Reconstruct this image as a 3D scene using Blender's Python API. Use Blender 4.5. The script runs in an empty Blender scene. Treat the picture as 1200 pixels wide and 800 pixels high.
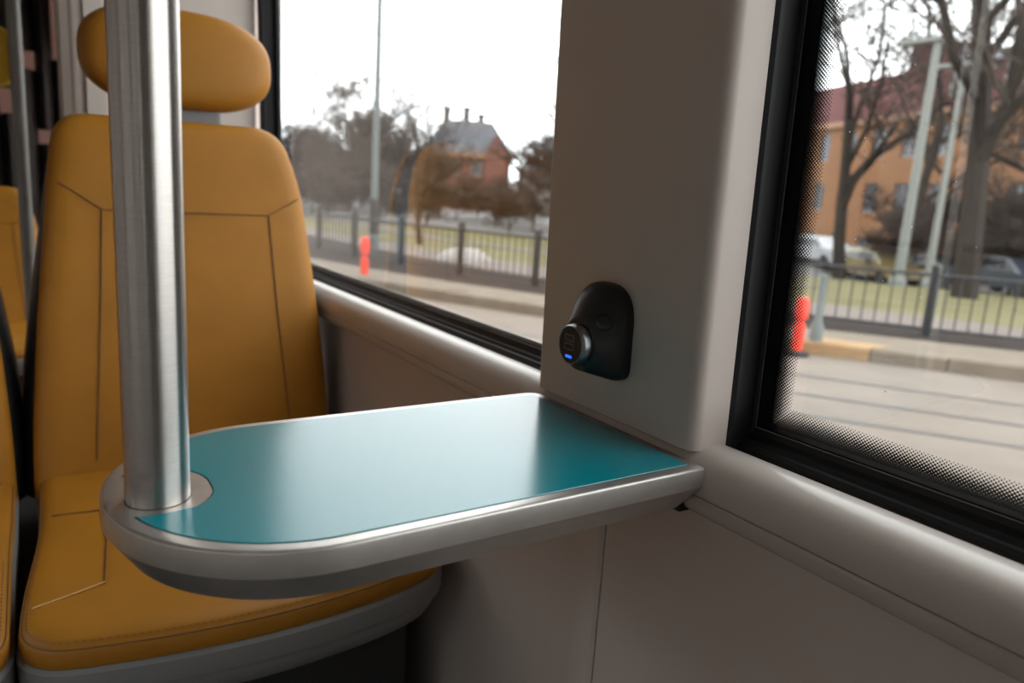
import bpy, bmesh, math, random
import numpy as np
from mathutils import Vector, Matrix

# ------------------------------------------------------------------ camera, world, exposure
# metres; z = 0 is the table top (0.70 m above the carriage floor), x = 0 the inner face of the window wall,
# +y runs along the wall away from the viewer
SC = bpy.context.scene
COL = SC.collection
cam_d = bpy.data.cameras.new('camera')
cam = bpy.data.objects.new('camera', cam_d)
COL.objects.link(cam)
cam_d.sensor_fit = 'HORIZONTAL'
cam_d.sensor_width = 36.0
cam_d.lens = 862.0 * 36.0 / 1200.0
cam_d.clip_start = 0.01
cam_d.clip_end = 600
cR = Vector((0.83743289, -0.54277411, 0.06405016))
cU = Vector((0.05407771, 0.19890625, 0.97852537))
cF = Vector((0.54385821, 0.81598565, -0.19592262))
cam.matrix_world = Matrix(((cR.x, cU.x, -cF.x, -0.44706),
                           (cR.y, cU.y, -cF.y, -0.37693),
                           (cR.z, cU.z, -cF.z, 0.20472),
                           (0, 0, 0, 1)))
cam_d.dof.use_dof = True
cam_d.dof.focus_distance = 0.60
cam_d.dof.aperture_fstop = 5.6
SC.camera = cam

SKY = 5.5
w = bpy.data.worlds.new('overcast_sky')
SC.world = w
w.use_nodes = True
wn, wl = w.node_tree.nodes, w.node_tree.links
wn.clear()
wo = wn.new('ShaderNodeOutputWorld')
wb_ = wn.new('ShaderNodeBackground')
wt = wn.new('ShaderNodeTexCoord')
wz = wn.new('ShaderNodeTexNoise')
wz.inputs['Scale'].default_value = 2.2
wz.inputs['Detail'].default_value = 4
wr = wn.new('ShaderNodeValToRGB')
wr.color_ramp.elements[0].position = 0.3
wr.color_ramp.elements[0].color = (0.86, 0.89, 0.93, 1)
wr.color_ramp.elements[1].position = 0.7
wr.color_ramp.elements[1].color = (1.0, 0.985, 0.965, 1)
wl.new(wt.outputs['Generated'], wz.inputs['Vector'])
wl.new(wz.outputs['Fac'], wr.inputs['Fac'])
wl.new(wr.outputs['Color'], wb_.inputs['Color'])
wb_.inputs['Strength'].default_value = SKY
wl.new(wb_.outputs['Background'], wo.inputs['Surface'])

SC.view_settings.view_transform = 'Standard'
SC.view_settings.look = 'None'
SC.view_settings.exposure = 0.0
SC.view_settings.gamma = 1.0
SC.view_settings.use_curve_mapping = False
random.seed(7)

FLOOR = -0.70
STREET = -1.05
WALK = -0.93
LEAN = 0.02          # the window wall leans slightly inwards towards the roof
PI = math.pi


# ------------------------------------------------------------------ materials
def mat(name, col, rough=0.5, metal=0.0, var=0.06, vscale=8.0, bump=0.0, bscale=200.0, spec=0.5, coat=0.0,
        stretch=None, rvar=0.0, detail=4.0):
    m = bpy.data.materials.new(name)
    m.use_nodes = True
    nt = m.node_tree
    b = nt.nodes['Principled BSDF']
    b.inputs['Roughness'].default_value = rough
    b.inputs['Metallic'].default_value = metal
    b.inputs['Specular IOR Level'].default_value = spec
    if coat:
        b.inputs['Coat Weight'].default_value = coat
        b.inputs['Coat Roughness'].default_value = 0.15
    tc = nt.nodes.new('ShaderNodeTexCoord')
    mp = nt.nodes.new('ShaderNodeMapping')
    nt.links.new(tc.outputs['Object'], mp.inputs['Vector'])
    if stretch:
        mp.inputs['Scale'].default_value = stretch
    nz = nt.nodes.new('ShaderNodeTexNoise')
    nz.inputs['Scale'].default_value = vscale
    nz.inputs['Detail'].default_value = detail
    nt.links.new(mp.outputs['Vector'], nz.inputs['Vector'])
    rp = nt.nodes.new('ShaderNodeValToRGB')
    rp.color_ramp.elements[0].position = 0.3
    rp.color_ramp.elements[1].position = 0.7
    rp.color_ramp.elements[0].color = tuple(c * (1 - var) for c in col) + (1,)
    rp.color_ramp.elements[1].color = tuple(min(1, c * (1 + var)) for c in col) + (1,)
    nt.links.new(nz.outputs['Fac'], rp.inputs['Fac'])
    nt.links.new(rp.outputs['Color'], b.inputs['Base Color'])
    if rvar:
        mr = nt.nodes.new('ShaderNodeMapRange')
        mr.inputs['To Min'].default_value = max(0.02, rough - rvar)
        mr.inputs['To Max'].default_value = rough + rvar
        nt.links.new(nz.outputs['Fac'], mr.inputs['Value'])
        nt.links.new(mr.outputs['Result'], b.inputs['Roughness'])
    if bump:
        n2 = nt.nodes.new('ShaderNodeTexNoise')
        n2.inputs['Scale'].default_value = bscale
        n2.inputs['Detail'].default_value = 3
        nt.links.new(mp.outputs['Vector'], n2.inputs['Vector'])
        bp = nt.nodes.new('ShaderNodeBump')
        bp.inputs['Strength'].default_value = bump
        bp.inputs['Distance'].default_value = 0.001
        nt.links.new(n2.outputs['Fac'], bp.inputs['Height'])
        nt.links.new(bp.outputs['Normal'], b.inputs['Normal'])
    return m


def glass_mat(name, tint=(0.86, 0.88, 0.88), refl=1.0):
    m = bpy.data.materials.new(name)
    m.use_nodes = True
    nt = m.node_tree
    nt.nodes.clear()
    o = nt.nodes.new('ShaderNodeOutputMaterial')
    mx = nt.nodes.new('ShaderNodeMixShader')
    tr = nt.nodes.new('ShaderNodeBsdfTransparent')
    gl = nt.nodes.new('ShaderNodeBsdfGlossy')
    fr = nt.nodes.new('ShaderNodeFresnel')
    fr.inputs['IOR'].default_value = 1.55
    ge = nt.nodes.new('ShaderNodeNewGeometry')       # the pane is too thin to bend light: only the entry face reflects
    iv = nt.nodes.new('ShaderNodeMath')
    iv.operation = 'SUBTRACT'
    iv.inputs[0].default_value = 1.0
    ml = nt.nodes.new('ShaderNodeMath')
    ml.operation = 'MULTIPLY'
    nt.links.new(ge.outputs['Backfacing'], iv.inputs[1])
    nt.links.new(fr.outputs['Fac'], ml.inputs[0])
    nt.links.new(iv.outputs['Value'], ml.inputs[1])
    m2 = nt.nodes.new('ShaderNodeMath')              # both faces of the pane together
    m2.operation = 'MULTIPLY'
    m2.use_clamp = True
    m2.inputs[1].default_value = 1.7
    nt.links.new(ml.outputs['Value'], m2.inputs[0])
    tr.inputs['Color'].default_value = tint + (1,)
    gl.inputs['Color'].default_value = (refl, refl, refl, 1)
    gl.inputs['Roughness'].default_value = 0.0
    nt.links.new(m2.outputs['Value'], mx.inputs['Fac'])
    nt.links.new(tr.outputs['BSDF'], mx.inputs[1])
    nt.links.new(gl.outputs['BSDF'], mx.inputs[2])
    nt.links.new(mx.outputs['Shader'], o.inputs['Surface'])
    return m


def emit_mat(name, col, s):
    m = bpy.data.materials.new(name)
    m.use_nodes = True
    b = m.node_tree.nodes['Principled BSDF']
    b.inputs['Base Color'].default_value = col + (1,)
    b.inputs['Emission Color'].default_value = col + (1,)
    b.inputs['Emission Strength'].default_value = s
    return m


M = {}
M['panel'] = mat('warm_grey_panel', (0.52, 0.448, 0.40), 0.42, bump=0.02, bscale=300, var=0.02)
M['rail'] = mat('glossy_grey_rail', (0.50, 0.44, 0.395), 0.26, var=0.02, vscale=5)
M['ceiling'] = mat('ceiling_panel', (0.45, 0.43, 0.42), 0.5, var=0.03)
M['floor'] = mat('dark_floor', (0.085, 0.08, 0.077), 0.75, spec=0.15, var=0.3, vscale=90, bump=0.1)
M['alu'] = mat('satin_aluminium', (0.56, 0.525, 0.49), 0.36, 0.88, var=0.05, vscale=60, bump=0.03, bscale=900)
M['steel'] = mat('brushed_steel', (0.50, 0.465, 0.435), 0.30, 1.0, var=0.08, vscale=260, stretch=(0.35, 0.35, 9.0), rvar=0.012)
nt_ = M['steel'].node_tree
b_ = nt_.nodes['Principled BSDF']
tg = nt_.nodes.new('ShaderNodeTangent')
tg.direction_type = 'RADIAL'
tg.axis = 'Z'
nt_.links.new(tg.outputs['Tangent'], b_.inputs['Tangent'])
b_.inputs['Anisotropic'].default_value = 0.86
b_.inputs['Anisotropic Rotation'].default_value = 0.25
M['dull'] = mat('dull_steel', (0.20, 0.185, 0.17), 0.45, 0.5)
M['teal'] = mat('teal_laminate', (0.0, 0.22, 0.265), 0.2, var=0.03, vscale=400, spec=1.0, bump=0.02, bscale=1500)
M['leather'] = mat('ochre_leather', (0.34, 0.140, 0.012), 0.47, var=0.06, vscale=14, bump=0.25, bscale=700, spec=0.28)
M['leather_far'] = mat('yellow_plastic', (0.75, 0.44, 0.015), 0.5, var=0.06, vscale=14)
M['seam'] = mat('brown_seam', (0.17, 0.075, 0.016), 0.7, var=0.1)
M['stitch'] = mat('pale_stitch', (0.60, 0.40, 0.18), 0.7, var=0.1)
M['shell'] = mat('dark_seat_shell', (0.022, 0.022, 0.024), 0.45)
M['pan'] = mat('grey_seat_pan', (0.20, 0.195, 0.19), 0.45, var=0.03)
M['pedestal'] = mat('charcoal_pedestal', (0.026, 0.025, 0.025), 0.7, spec=0.25)
M['black'] = mat('black_plastic', (0.017, 0.0165, 0.0165), 0.38, bump=0.05, bscale=600)
M['rubber'] = mat('black_rubber', (0.010, 0.010, 0.011), 0.5)
M['frame'] = mat('black_window_frame', (0.007, 0.0068, 0.007), 0.5, spec=0.3)
M['frit'] = mat('black_frit_print', (0.008, 0.010, 0.012), 0.18)
M['seal'] = mat('pale_glass_edge', (0.30, 0.30, 0.29), 0.25)
M['chrome'] = mat('gunmetal_ring', (0.33, 0.34, 0.35), 0.3, 1.0)
M['port'] = mat('usb_port_black', (0.004, 0.004, 0.004), 0.3)
M['led'] = emit_mat('blue_led', (0.02, 0.14, 1.0), 1.3)
M['glass'] = glass_mat('window_glass')
M['sky_dimmer'] = glass_mat('sky_dimming_glass', (0.16, 0.115, 0.10))  # tint added to dim the sky behind the bellows openings
M['dust'] = mat('dried_water_spot', (0.75, 0.75, 0.74), 0.8)
M['bellows'] = mat('dark_bellows', (0.030, 0.023, 0.021), 0.4)
M['asphalt'] = mat('pale_paving', (0.176, 0.147, 0.124), 0.8, spec=0.1, var=0.10, vscale=1.6, stretch=(1, 1, 1))
M['track'] = mat('worn_track_steel', (0.10, 0.088, 0.076), 0.5, 0.3)
M['kerb'] = mat('granite_kerb', (0.165, 0.135, 0.105), 0.8, spec=0.1, var=0.12, vscale=4)
M['kerb_tan'] = mat('tan_kerb', (0.30, 0.195, 0.105), 0.8, spec=0.1, var=0.12, vscale=4)
M['soil'] = mat('dark_soil', (0.030, 0.023, 0.020), 0.95, spec=0.1, var=0.25, vscale=6)
M['walk'] = mat('pinkish_walk', (0.150, 0.125, 0.112), 0.85, spec=0.1, var=0.08, vscale=2)
M['lawn'] = mat('early_spring_grass', (0.122, 0.108, 0.052), 0.9, spec=0.1, var=0.22, vscale=0.8)
M['farstreet'] = mat('far_street', (0.10, 0.095, 0.09), 0.85, var=0.1, vscale=1)
M['iron'] = mat('black_iron', (0.012, 0.012, 0.013), 0.5)
M['bark'] = mat('grey_brown_bark', (0.036, 0.029, 0.025), 0.9, spec=0.1, var=0.25, vscale=4)
M['twig'] = mat('brown_twigs', (0.060, 0.046, 0.039), 0.9, spec=0.1, var=0.2, vscale=3)
M['ochre'] = mat('ochre_render', (0.200, 0.098, 0.048), 0.85, spec=0.2, var=0.08, vscale=0.7)
M['maroon'] = mat('maroon_tin_roof', (0.082, 0.030, 0.029), 0.85, spec=0.15, var=0.12, vscale=0.8)
M['cornice'] = mat('sandy_cornice', (0.24, 0.13, 0.075), 0.8)
M['winframe'] = mat('grey_window_frame', (0.20, 0.19, 0.19), 0.6)
M['pane'] = mat('grey_blue_pane', (0.08, 0.085, 0.095), 0.12)
M['redbrick'] = mat('red_brick_wall', (0.15, 0.068, 0.055), 0.9, spec=0.1, var=0.15, vscale=2)
M['slate'] = mat('grey_slate_roof', (0.075, 0.078, 0.088), 0.7, var=0.12, vscale=1)
M['palewall'] = mat('pale_render', (0.20, 0.185, 0.175), 0.85)
M['greyblock'] = mat('grey_sky_block', (0.12, 0.10, 0.09), 0.9)
M['mast'] = mat('grey_mast_paint', (0.115, 0.135, 0.13), 0.5)
M['lamp'] = mat('pale_lamp_post', (0.17, 0.175, 0.16), 0.5)
M['red'] = mat('orange_red_post', (0.75, 0.045, 0.02), 0.5)
M['white'] = mat('white_paint', (0.5, 0.5, 0.49), 0.5)
M['stone'] = mat('pale_stone', (0.26, 0.235, 0.22), 0.8)
M['carwhite'] = mat('white_car_paint', (0.30, 0.30, 0.31), 0.25, coat=0.6)
M['cardark'] = mat('dark_car_paint', (0.012, 0.013, 0.016), 0.25, coat=0.6)
M['carblue'] = mat('blue_grey_car_paint', (0.03, 0.037, 0.05), 0.25, coat=0.6)
M['cargold'] = mat('sand_car_paint', (0.20, 0.15, 0.06), 0.25, coat=0.6)
M['tyre'] = mat('tyre_rubber', (0.012, 0.012, 0.012), 0.8)
M['carglass'] = mat('car_glass', (0.015, 0.017, 0.02), 0.08)
M['headlamp'] = mat('headlamp_lens', (0.55, 0.55, 0.52), 0.1)


# ------------------------------------------------------------------ helpers
def tag(o, label=None, cat=None, group=None, kind=None):
    if label: o['label'] = label
    if cat: o['category'] = cat
    if group: o['group'] = group
    if kind: o['kind'] = kind
    return o


def empty(name, loc, label=None, cat=None, group=None, kind=None):
    o = bpy.data.objects.new(name, None)
    o.empty_display_size = 0.05
    COL.objects.link(o)
    o.location = loc
    return tag(o, label, cat, group, kind)


def wloc(o):
    p = Vector((0, 0, 0))
    while o is not None:
        p += o.location
        o = o.parent
    return p


class MB:
    """collects geometry in world coordinates, builds one mesh object"""
    def __init__(s):
        s.v, s.f = [], []

    def add(s, vs, fs):
        n = len(s.v)
        s.v += [tuple(v) for v in vs]
        s.f += [tuple(i + n for i in f) for f in fs]
        return s

    def box(s, x0, x1, y0, y1, z0, z1):
        return s.add([(x0, y0, z0), (x1, y0, z0), (x1, y1, z0), (x0, y1, z0), (x0, y0, z1), (x1, y0, z1), (x1, y1, z1), (x0, y1, z1)],
                     [(0, 3, 2, 1), (4, 5, 6, 7), (0, 1, 5, 4), (1, 2, 6, 5), (2, 3, 7, 6), (3, 0, 4, 7)])

    def rings(s, rings, cap0=True, cap1=True, close=True):
        n = len(rings[0])
        vs = [v for r in rings for v in r]
        fs = []
        for k in range(len(rings) - 1):
            for i in range(n if close else n - 1):
                j = (i + 1) % n
                fs.append((k * n + i, k * n + j, (k + 1) * n + j, (k + 1) * n + i))
        if cap0: fs.append(tuple(reversed(range(n))))
        if cap1: fs.append(tuple((len(rings) - 1) * n + i for i in range(n)))
        return s.add(vs, fs)

    def extr_y(s, prof, y0, y1):      # prof: list of (x,z)
        return s.rings([[(x, y0, z) for x, z in prof], [(x, y1, z) for x, z in prof]])

    def extr_z(s, prof, z0, z1):      # prof: list of (x,y)
        return s.rings([[(x, y, z0) for x, y in prof], [(x, y, z1) for x, y in prof]])

    def tube(s, pts, rad, n=6, caps=True):
        pts = [Vector(p) for p in pts]
        if not hasattr(rad, '__len__'): rad = [rad] * len(pts)
        rings = []
        prev = None
        for i, p in enumerate(pts):
            d = (pts[min(i + 1, len(pts) - 1)] - pts[max(i - 1, 0)]).normalized()
            if prev is None:
                a = Vector((0, 0, 1)) if abs(d.z) < 0.9 else Vector((1, 0, 0))
                u = d.cross(a).normalized()
            else:
                u = (prev - d * prev.dot(d))
                u = u.normalized() if u.length > 1e-6 else d.orthogonal().normalized()
            prev = u
            v = d.cross(u)
            rings.append([p + (u * math.cos(2 * PI * k / n) + v * math.sin(2 * PI * k / n)) * rad[i] for k in range(n)])
        return s.rings(rings, caps, caps)

    def lathe(s, c, prof, n=32, axis='z'):   # prof: list of (r, h) from bottom to top
        rings = []
        for r, h in prof:
            ring = []
            for k in range(n):
                a = 2 * PI * k / n
                p = {'z': (r * math.cos(a), r * math.sin(a), h), 'x': (h, r * math.cos(a), r * math.sin(a)),
                     'y': (r * math.sin(a), h, r * math.cos(a))}[axis]
                ring.append((c[0] + p[0], c[1] + p[1], c[2] + p[2]))
            rings.append(ring)
        return s.rings(rings)

    def lean(s):
        s.v = [(x - LEAN * max(z, 0), y, z) for x, y, z in s.v]
        return s

    def mesh(s, name, m, off=(0, 0, 0), smooth=35):
        me = bpy.data.meshes.new(name)
        me.from_pydata([(v[0] - off[0], v[1] - off[1], v[2] - off[2]) for v in s.v], [], s.f)
        bm = bmesh.new()
        bm.from_mesh(me)
        bmesh.ops.recalc_face_normals(bm, faces=bm.faces)
        bm.to_mesh(me)
        bm.free()
        if smooth:
            me.polygons.foreach_set('use_smooth', [True] * len(me.polygons))
            me.set_sharp_from_angle(angle=math.radians(smooth))
        me.materials.append(m)
        me.update()
        return me

    def build(s, name, m, parent=None, smooth=35, origin=None, bevel=0.0):
        if parent is not None:
            off = wloc(parent)
        elif origin is not None:
            off = Vector(origin)
        else:
            a = np.array(s.v)
            off = Vector(((a[:, 0].min() + a[:, 0].max()) / 2, (a[:, 1].min() + a[:, 1].max()) / 2, a[:, 2].min()))
        o = bpy.data.objects.new(name, s.mesh(name, m, off, smooth))
        COL.objects.link(o)
        if parent is not None: o.parent = parent
        else: o.location = off
        if bevel:
            bv = o.modifiers.new('bevel', 'BEVEL')
            bv.width = bevel
            bv.segments = 3
            bv.limit_method = 'ANGLE'
            bv.angle_limit = math.radians(40)
        return o


def copy_thing(o, parent=None):
    c = o.copy()
    COL.objects.link(c)
    if parent is not None: c.parent = parent
    for ch in list(o.children):
        copy_thing(ch, c)
    return c


def inset(poly, d):
    n = len(poly)
    area = sum(poly[i][0] * poly[(i + 1) % n][1] - poly[(i + 1) % n][0] * poly[i][1] for i in range(n))
    sg = 1 if area > 0 else -1
    out = []
    for i in range(n):
        p0, p1, p2 = Vector(poly[i - 1]), Vector(poly[i]), Vector(poly[(i + 1) % n])
        e1 = (p1 - p0).normalized()
        e2 = (p2 - p1).normalized()
        n1 = Vector((-e1.y, e1.x)) * sg
        n2 = Vector((-e2.y, e2.x)) * sg
        b = n1 + n2
        if b.length < 1e-6: b = n1
        b.normalize()
        out.append(tuple(p1 + b * d / max(0.35, b.dot(n1))))
    return out


def round_poly(pts, rad, seg=7):
    n = len(pts)
    out = []
    for i in range(n):
        p = Vector(pts[i])
        r = rad[i] if hasattr(rad, '__len__') else rad
        if r <= 0:
            out.append(tuple(p))
            continue
        a = (Vector(pts[i - 1]) - p)
        b = (Vector(pts[(i + 1) % n]) - p)
        t = min(r, a.length * 0.49, b.length * 0.49)
        pa, pb = p + a.normalized() * t, p + b.normalized() * t
        for k in range(seg + 1):
            u = k / seg
            out.append(tuple(pa * (1 - u) ** 2 + p * 2 * u * (1 - u) + pb * u ** 2))
    return out


def subdiv(poly, maxlen):
    out = []
    n = len(poly)
    for i in range(n):
        a, b = Vector(poly[i]), Vector(poly[(i + 1) % n])
        k = max(1, int(math.ceil((b - a).length / maxlen)))
        out += [tuple(a.lerp(b, j / k)) for j in range(k)]
    return out


# ------------------------------------------------------------------ the carriage shell
Y0, Y1 = -5.2, 6.2
XL = -2.35
ZC = 1.50
ZW = 0.95       # top of the windows

fl = MB().box(XL - 0.1, 0.12, Y0, Y1, FLOOR - 0.06, FLOOR).build('floor', M['floor'], smooth=0)
tag(fl, kind='structure')
ce = MB().box(XL - 0.1, 0.12, Y0, Y1, ZC, ZC + 0.06).build('ceiling', M['ceiling'], smooth=0)
tag(ce, kind='structure')

# right (window) wall: header, posts, lower panels, pillar
wr_ = empty('wall_right', (0.03, 0.12, FLOOR), kind='structure')
h = MB().box(0.02, 0.12, Y0, Y1, ZW, ZC).box(0.04, 0.12, Y0, 1.62, FLOOR, -0.03)
h.box(0.0, 0.12, Y0, -4.95, -0.02, ZW).box(0.0, 0.12, -3.45, -3.25, -0.02, ZW).box(0.0, 0.12, -1.75, -1.55, -0.02, ZW)
h.box(0.0, 0.12, 1.62, 1.75, FLOOR, ZW).box(0.0, 0.12, 2.95, 3.2, FLOOR, ZW).box(0.0, 0.12, 3.2, Y1, FLOOR, 0.0)
h.box(0.0, 0.12, 4.6, 4.8, 0, ZW)
h.build('wall_shell', M['panel'], wr_, smooth=0)
# window side lower panels with the joint at y = 0.136
MB().extr_z([(0.04, 0.1385), (0.024, 0.1385), (0.0205, 0.142), (0.020, 0.176), (0.024, 0.182), (0.024, 1.5), (0.04, 1.5)],
            FLOOR, -0.045).build('lower_panel', M['panel'], wr_)
MB().extr_z([(0.04, Y0), (0.020, Y0), (0.020, 0.132), (0.023, 0.135), (0.04, 0.135)], FLOOR, -0.045).build('lower_panel', M['panel'], wr_)
MB().box(0.026, 0.04, 0.1345, 0.139, FLOOR, -0.045).build('panel_joint', M['rubber'], wr_, smooth=0)
# pillar between the two windows
pp = [(0.085, 0.2375), (0.004, 0.2375), (0.001, 0.2365), (0.0, 0.2345)]
pp += [(0.0, 0.032), (0.0006, 0.0265), (0.0025, 0.0222), (0.006, 0.019), (0.011, 0.0175), (0.040, 0.0170), (0.040, 0.06), (0.085, 0.06)]
pb = MB()
pb.rings([[(x, y, z) for x, y in pp] for z in (0.0062, 0.5, ZW + 0.01)])
pb.lean().build('pillar', M['panel'], wr_, smooth=50)
MB().extr_z([(0.06, 0.2365), (0.006, 0.2345), (0.006, 0.032), (0.010, 0.0205), (0.05, 0.0180)], -0.001, 0.0064).build('shadow_gap', M['rubber'], wr_, smooth=0)

# the rounded ledge running along the wall
rail_prof = [(0.056, -0.001), (0.050, 0.0035), (0.040, 0.0078), (0.030, 0.0100), (0.020, 0.0098), (0.012, 0.0072), (0.005, 0.0025), (0.0005, -0.004),
             (-0.0020, -0.012), (-0.0025, -0.019), (-0.0012, -0.0262), (0.002, -0.0275), (0.056, -0.0275)]
tr = MB().extr_y(rail_prof, Y0, 1.495).build('trim_1', M['rail'], smooth=40)
tag(tr, kind='structure')
low_prof = [(0.05, -0.0282), (0.0008, -0.0282), (-0.0006, -0.0305), (0.0004, -0.0365), (0.0045, -0.0430), (0.0120, -0.0480), (0.021, -0.0500), (0.05, -0.05)]
MB().extr_y(low_prof, Y0, 1.495).build('lower_trim', M['rail'], tr, smooth=40)


# windows ------------------------------------------------------------
def window(name, y0, y1, dots):
    """glass pane between y0 and y1 with its black rubber frame; y0 end and y1 end both framed"""
    root = empty(name, (0.075, (y0 + y1) / 2, 0.0), kind='structure')
    sill = [(0.0555, -0.002), (0.0555, 0.0060), (0.0575, 0.0085), (0.0615, 0.0090), (0.0635, 0.0125), (0.0690, 0.0130), (0.0715, 0.0160),
            (0.0720, 0.0205), (0.0790, 0.0205), (0.086, 0.0205), (0.086, -0.002)]
    MB().extr_y(sill, y0, y1).build('sill_frame', M['frame'], root, smooth=30)
    for s, ye in ((1, y0), (-1, y1)):
        p = [(0.0405, ye), (0.0405, ye + s * -0.0005), (0.0445, ye + s * 0.0022), (0.0495, ye + s * 0.0022), (0.0515, ye + s * 0.0005), (0.0705, ye + s * 0.0012),
             (0.0722, ye + s * 0.0030), (0.079, ye + s * 0.003), (0.086, ye + s * 0.003), (0.086, ye - s * 0.02), (0.0405, ye - s * 0.02)]
        MB().rings([[(x, y, z) for x, y in p] for z in (-0.002, ZW)]).lean().build('side_frame', M['frame'], root, smooth=30)
    MB().box(0.04, 0.086, y0, y1, ZW - 0.03, ZW).lean().build('top_frame', M['frame'], root, smooth=0)
    gb = MB()
    gb.rings([[(0.0752, y, z) for y, z in ((y0, 0.012), (y1, 0.012), (y1, ZW - 0.02), (y0, ZW - 0.02))],
              [(0.0802, y, z) for y, z in ((y0, 0.012), (y1, 0.012), (y1, ZW - 0.02), (y0, ZW - 0.02))]])
    gb.lean().build('glass', M['glass'], root, smooth=0)
    # pale edge line of the glass seal
    sl = MB().tube([(0.0728, y0 + 0.004, 0.0212), (0.0728, y1 - 0.004, 0.0212)], 0.00035, 5)
    for ye in (y0 + 0.0034, y1 - 0.0034):
        sl.tube([(0.0730, ye, 0.021), (0.0730, ye, 0.4), (0.0730, ye, ZW - 0.03)], 0.00022, 5)
    sl.lean().build('glass_seal', M['seal'], root)
    # printed border
    xf = 0.0749
    fb = MB()
    a, b = 0.0165, 0.0275        # solid print: width at the sides, top of the bottom strip
    fb.box(xf, xf + 0.0002, y0, y0 + a, 0.012, ZW - 0.03).box(xf, xf + 0.0002, y1 - a, y1, 0.012, ZW - 0.03)
    fb.box(xf, xf + 0.0002, y0 + a, y1 - a, 0.012, b)
    fb.lean().build('frit_border', M['frit'], root, smooth=0)
    if dots:
        P = 0.0029
        db = MB()
        rows = 7

        def dot(y, z, r):
            n = 8
            vs = [(xf, y + r * math.cos(2 * PI * k / n), z + r * math.sin(2 * PI * k / n)) for k in range(n)]
            db.add(vs, [tuple(range(n))])
        yl, zb = y0 + a, b
        nz = int((ZW - 0.05 - zb) / (P / 2))
        ny = int((y1 - 2 * a - y0) / (P / 2))
        prof = [0.49, 0.475, 0.46, 0.44, 0.42, 0.40, 0.375, 0.35, 0.32, 0.285, 0.25, 0.21, 0.16]
        for end in (1, -1):
            ye = y1 - a if end == -1 else y0 + a
            for i in range(len(prof)):
                for j in range(nz):
                    if (i + j) % 2 == 1:
                        continue
                    if j >= i:
                        dot(ye + end * i * P / 2, zb + j * P / 2, P * prof[i])
        for j in range(len(prof)):
            for i in range(ny):
                if (i + j) % 2 == 1 or i <= j or i >= ny - j:
                    continue
                dot(y0 + a + i * P / 2, zb + j * P / 2, P * prof[j])
        d = db.lean().build('frit_dots', M['frit'], root, smooth=0)
        d['kind'] = 'stuff'
    return root


win1 = window('window_1', -1.55, 0.0172, True)
win2 = window('window_2', 0.2375, 1.475, False)
# dried water spots on the outside of the near pane
ws = MB()
rnd = random.Random(3)
spots = [(-0.045, 0.262), (-0.062, 0.245), (-0.088, 0.27), (-0.05, 0.222), (-0.052, 0.195), (-0.049, 0.188), (-0.043, 0.172), (-0.09, 0.20), (-0.115, 0.232), (-0.075, 0.16),
         (-0.135, 0.19), (-0.104, 0.152), (-0.065, 0.118), (-0.14, 0.135), (-0.16, 0.25)]
for k in range(40):
    spots.append((rnd.uniform(-0.5, -0.03), rnd.uniform(0.06, 0.5)))
for (y, z) in spots:
    r = rnd.uniform(0.0004, 0.0009)
    ws.lathe((0.0806, y, z), [(r, -0.0001), (r * 0.7, 0.0003)], 6, 'x')
o = ws.lean().build('water_spots', M['dust'], win1, smooth=0)
o['kind'] = 'stuff'

# partition (draught screen) behind the seats and the far end of the carriage
wf = MB().box(-0.352, 0.03, 1.50, 1.60, FLOOR, ZC).build('wall_front', M['panel'], smooth=0, bevel=0.012)
tag(wf, kind='structure')
MB().box(-0.325, -0.290, 1.490, 1.50, FLOOR, ZC).build('edge_strip', M['rail'], wf, smooth=0)
MB().extr_z([(-0.352, 1.502), (-0.352, 1.598), (-0.368, 1.590), (-0.374, 1.55), (-0.368, 1.51)], FLOOR, ZC).build('edge_post', M['panel'], wf)

# opposite side
wl_ = empty('wall_left', (XL, 0.0, FLOOR), kind='structure')
OPEN = [(-4.95, -3.45), (-3.25, -1.75), (-1.55, -0.02), (0.24, 1.48), (1.75, 2.95), (3.25, 4.6)]  # the two rearmost openings are added for more light from behind
h = MB().box(XL - 0.1, XL, Y0, Y1, FLOOR, 0.0).box(XL - 0.1, XL, Y0, Y1, ZW, ZC)
ys = [Y0] + [v for ab in OPEN for v in ab] + [Y1]
for a, b in zip(ys[0::2], ys[1::2]):
    h.box(XL - 0.1, XL, a, b, 0.0, ZW)
h.build('wall_shell', M['panel'], wl_, smooth=0)
for k, (a, b) in enumerate(OPEN):
    r = empty('window_%d' % (k + 3 if k < 4 else k + 4), (XL - 0.06, (a + b) / 2, 0.0), kind='structure')
    MB().box(XL - 0.07, XL - 0.064, a, b, 0.0, ZW).build('glass', M['glass'], r, smooth=0)
    f = MB().box(XL - 0.08, XL - 0.02, a, b, 0.0, 0.03).box(XL - 0.08, XL - 0.02, a, b, ZW - 0.03, ZW)
    f.box(XL - 0.08, XL - 0.02, a, a + 0.03, 0.03, ZW - 0.03).box(XL - 0.08, XL - 0.02, b - 0.03, b, 0.03, ZW - 0.03)
    f.build('frame', M['frame'], r, smooth=0)
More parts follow.
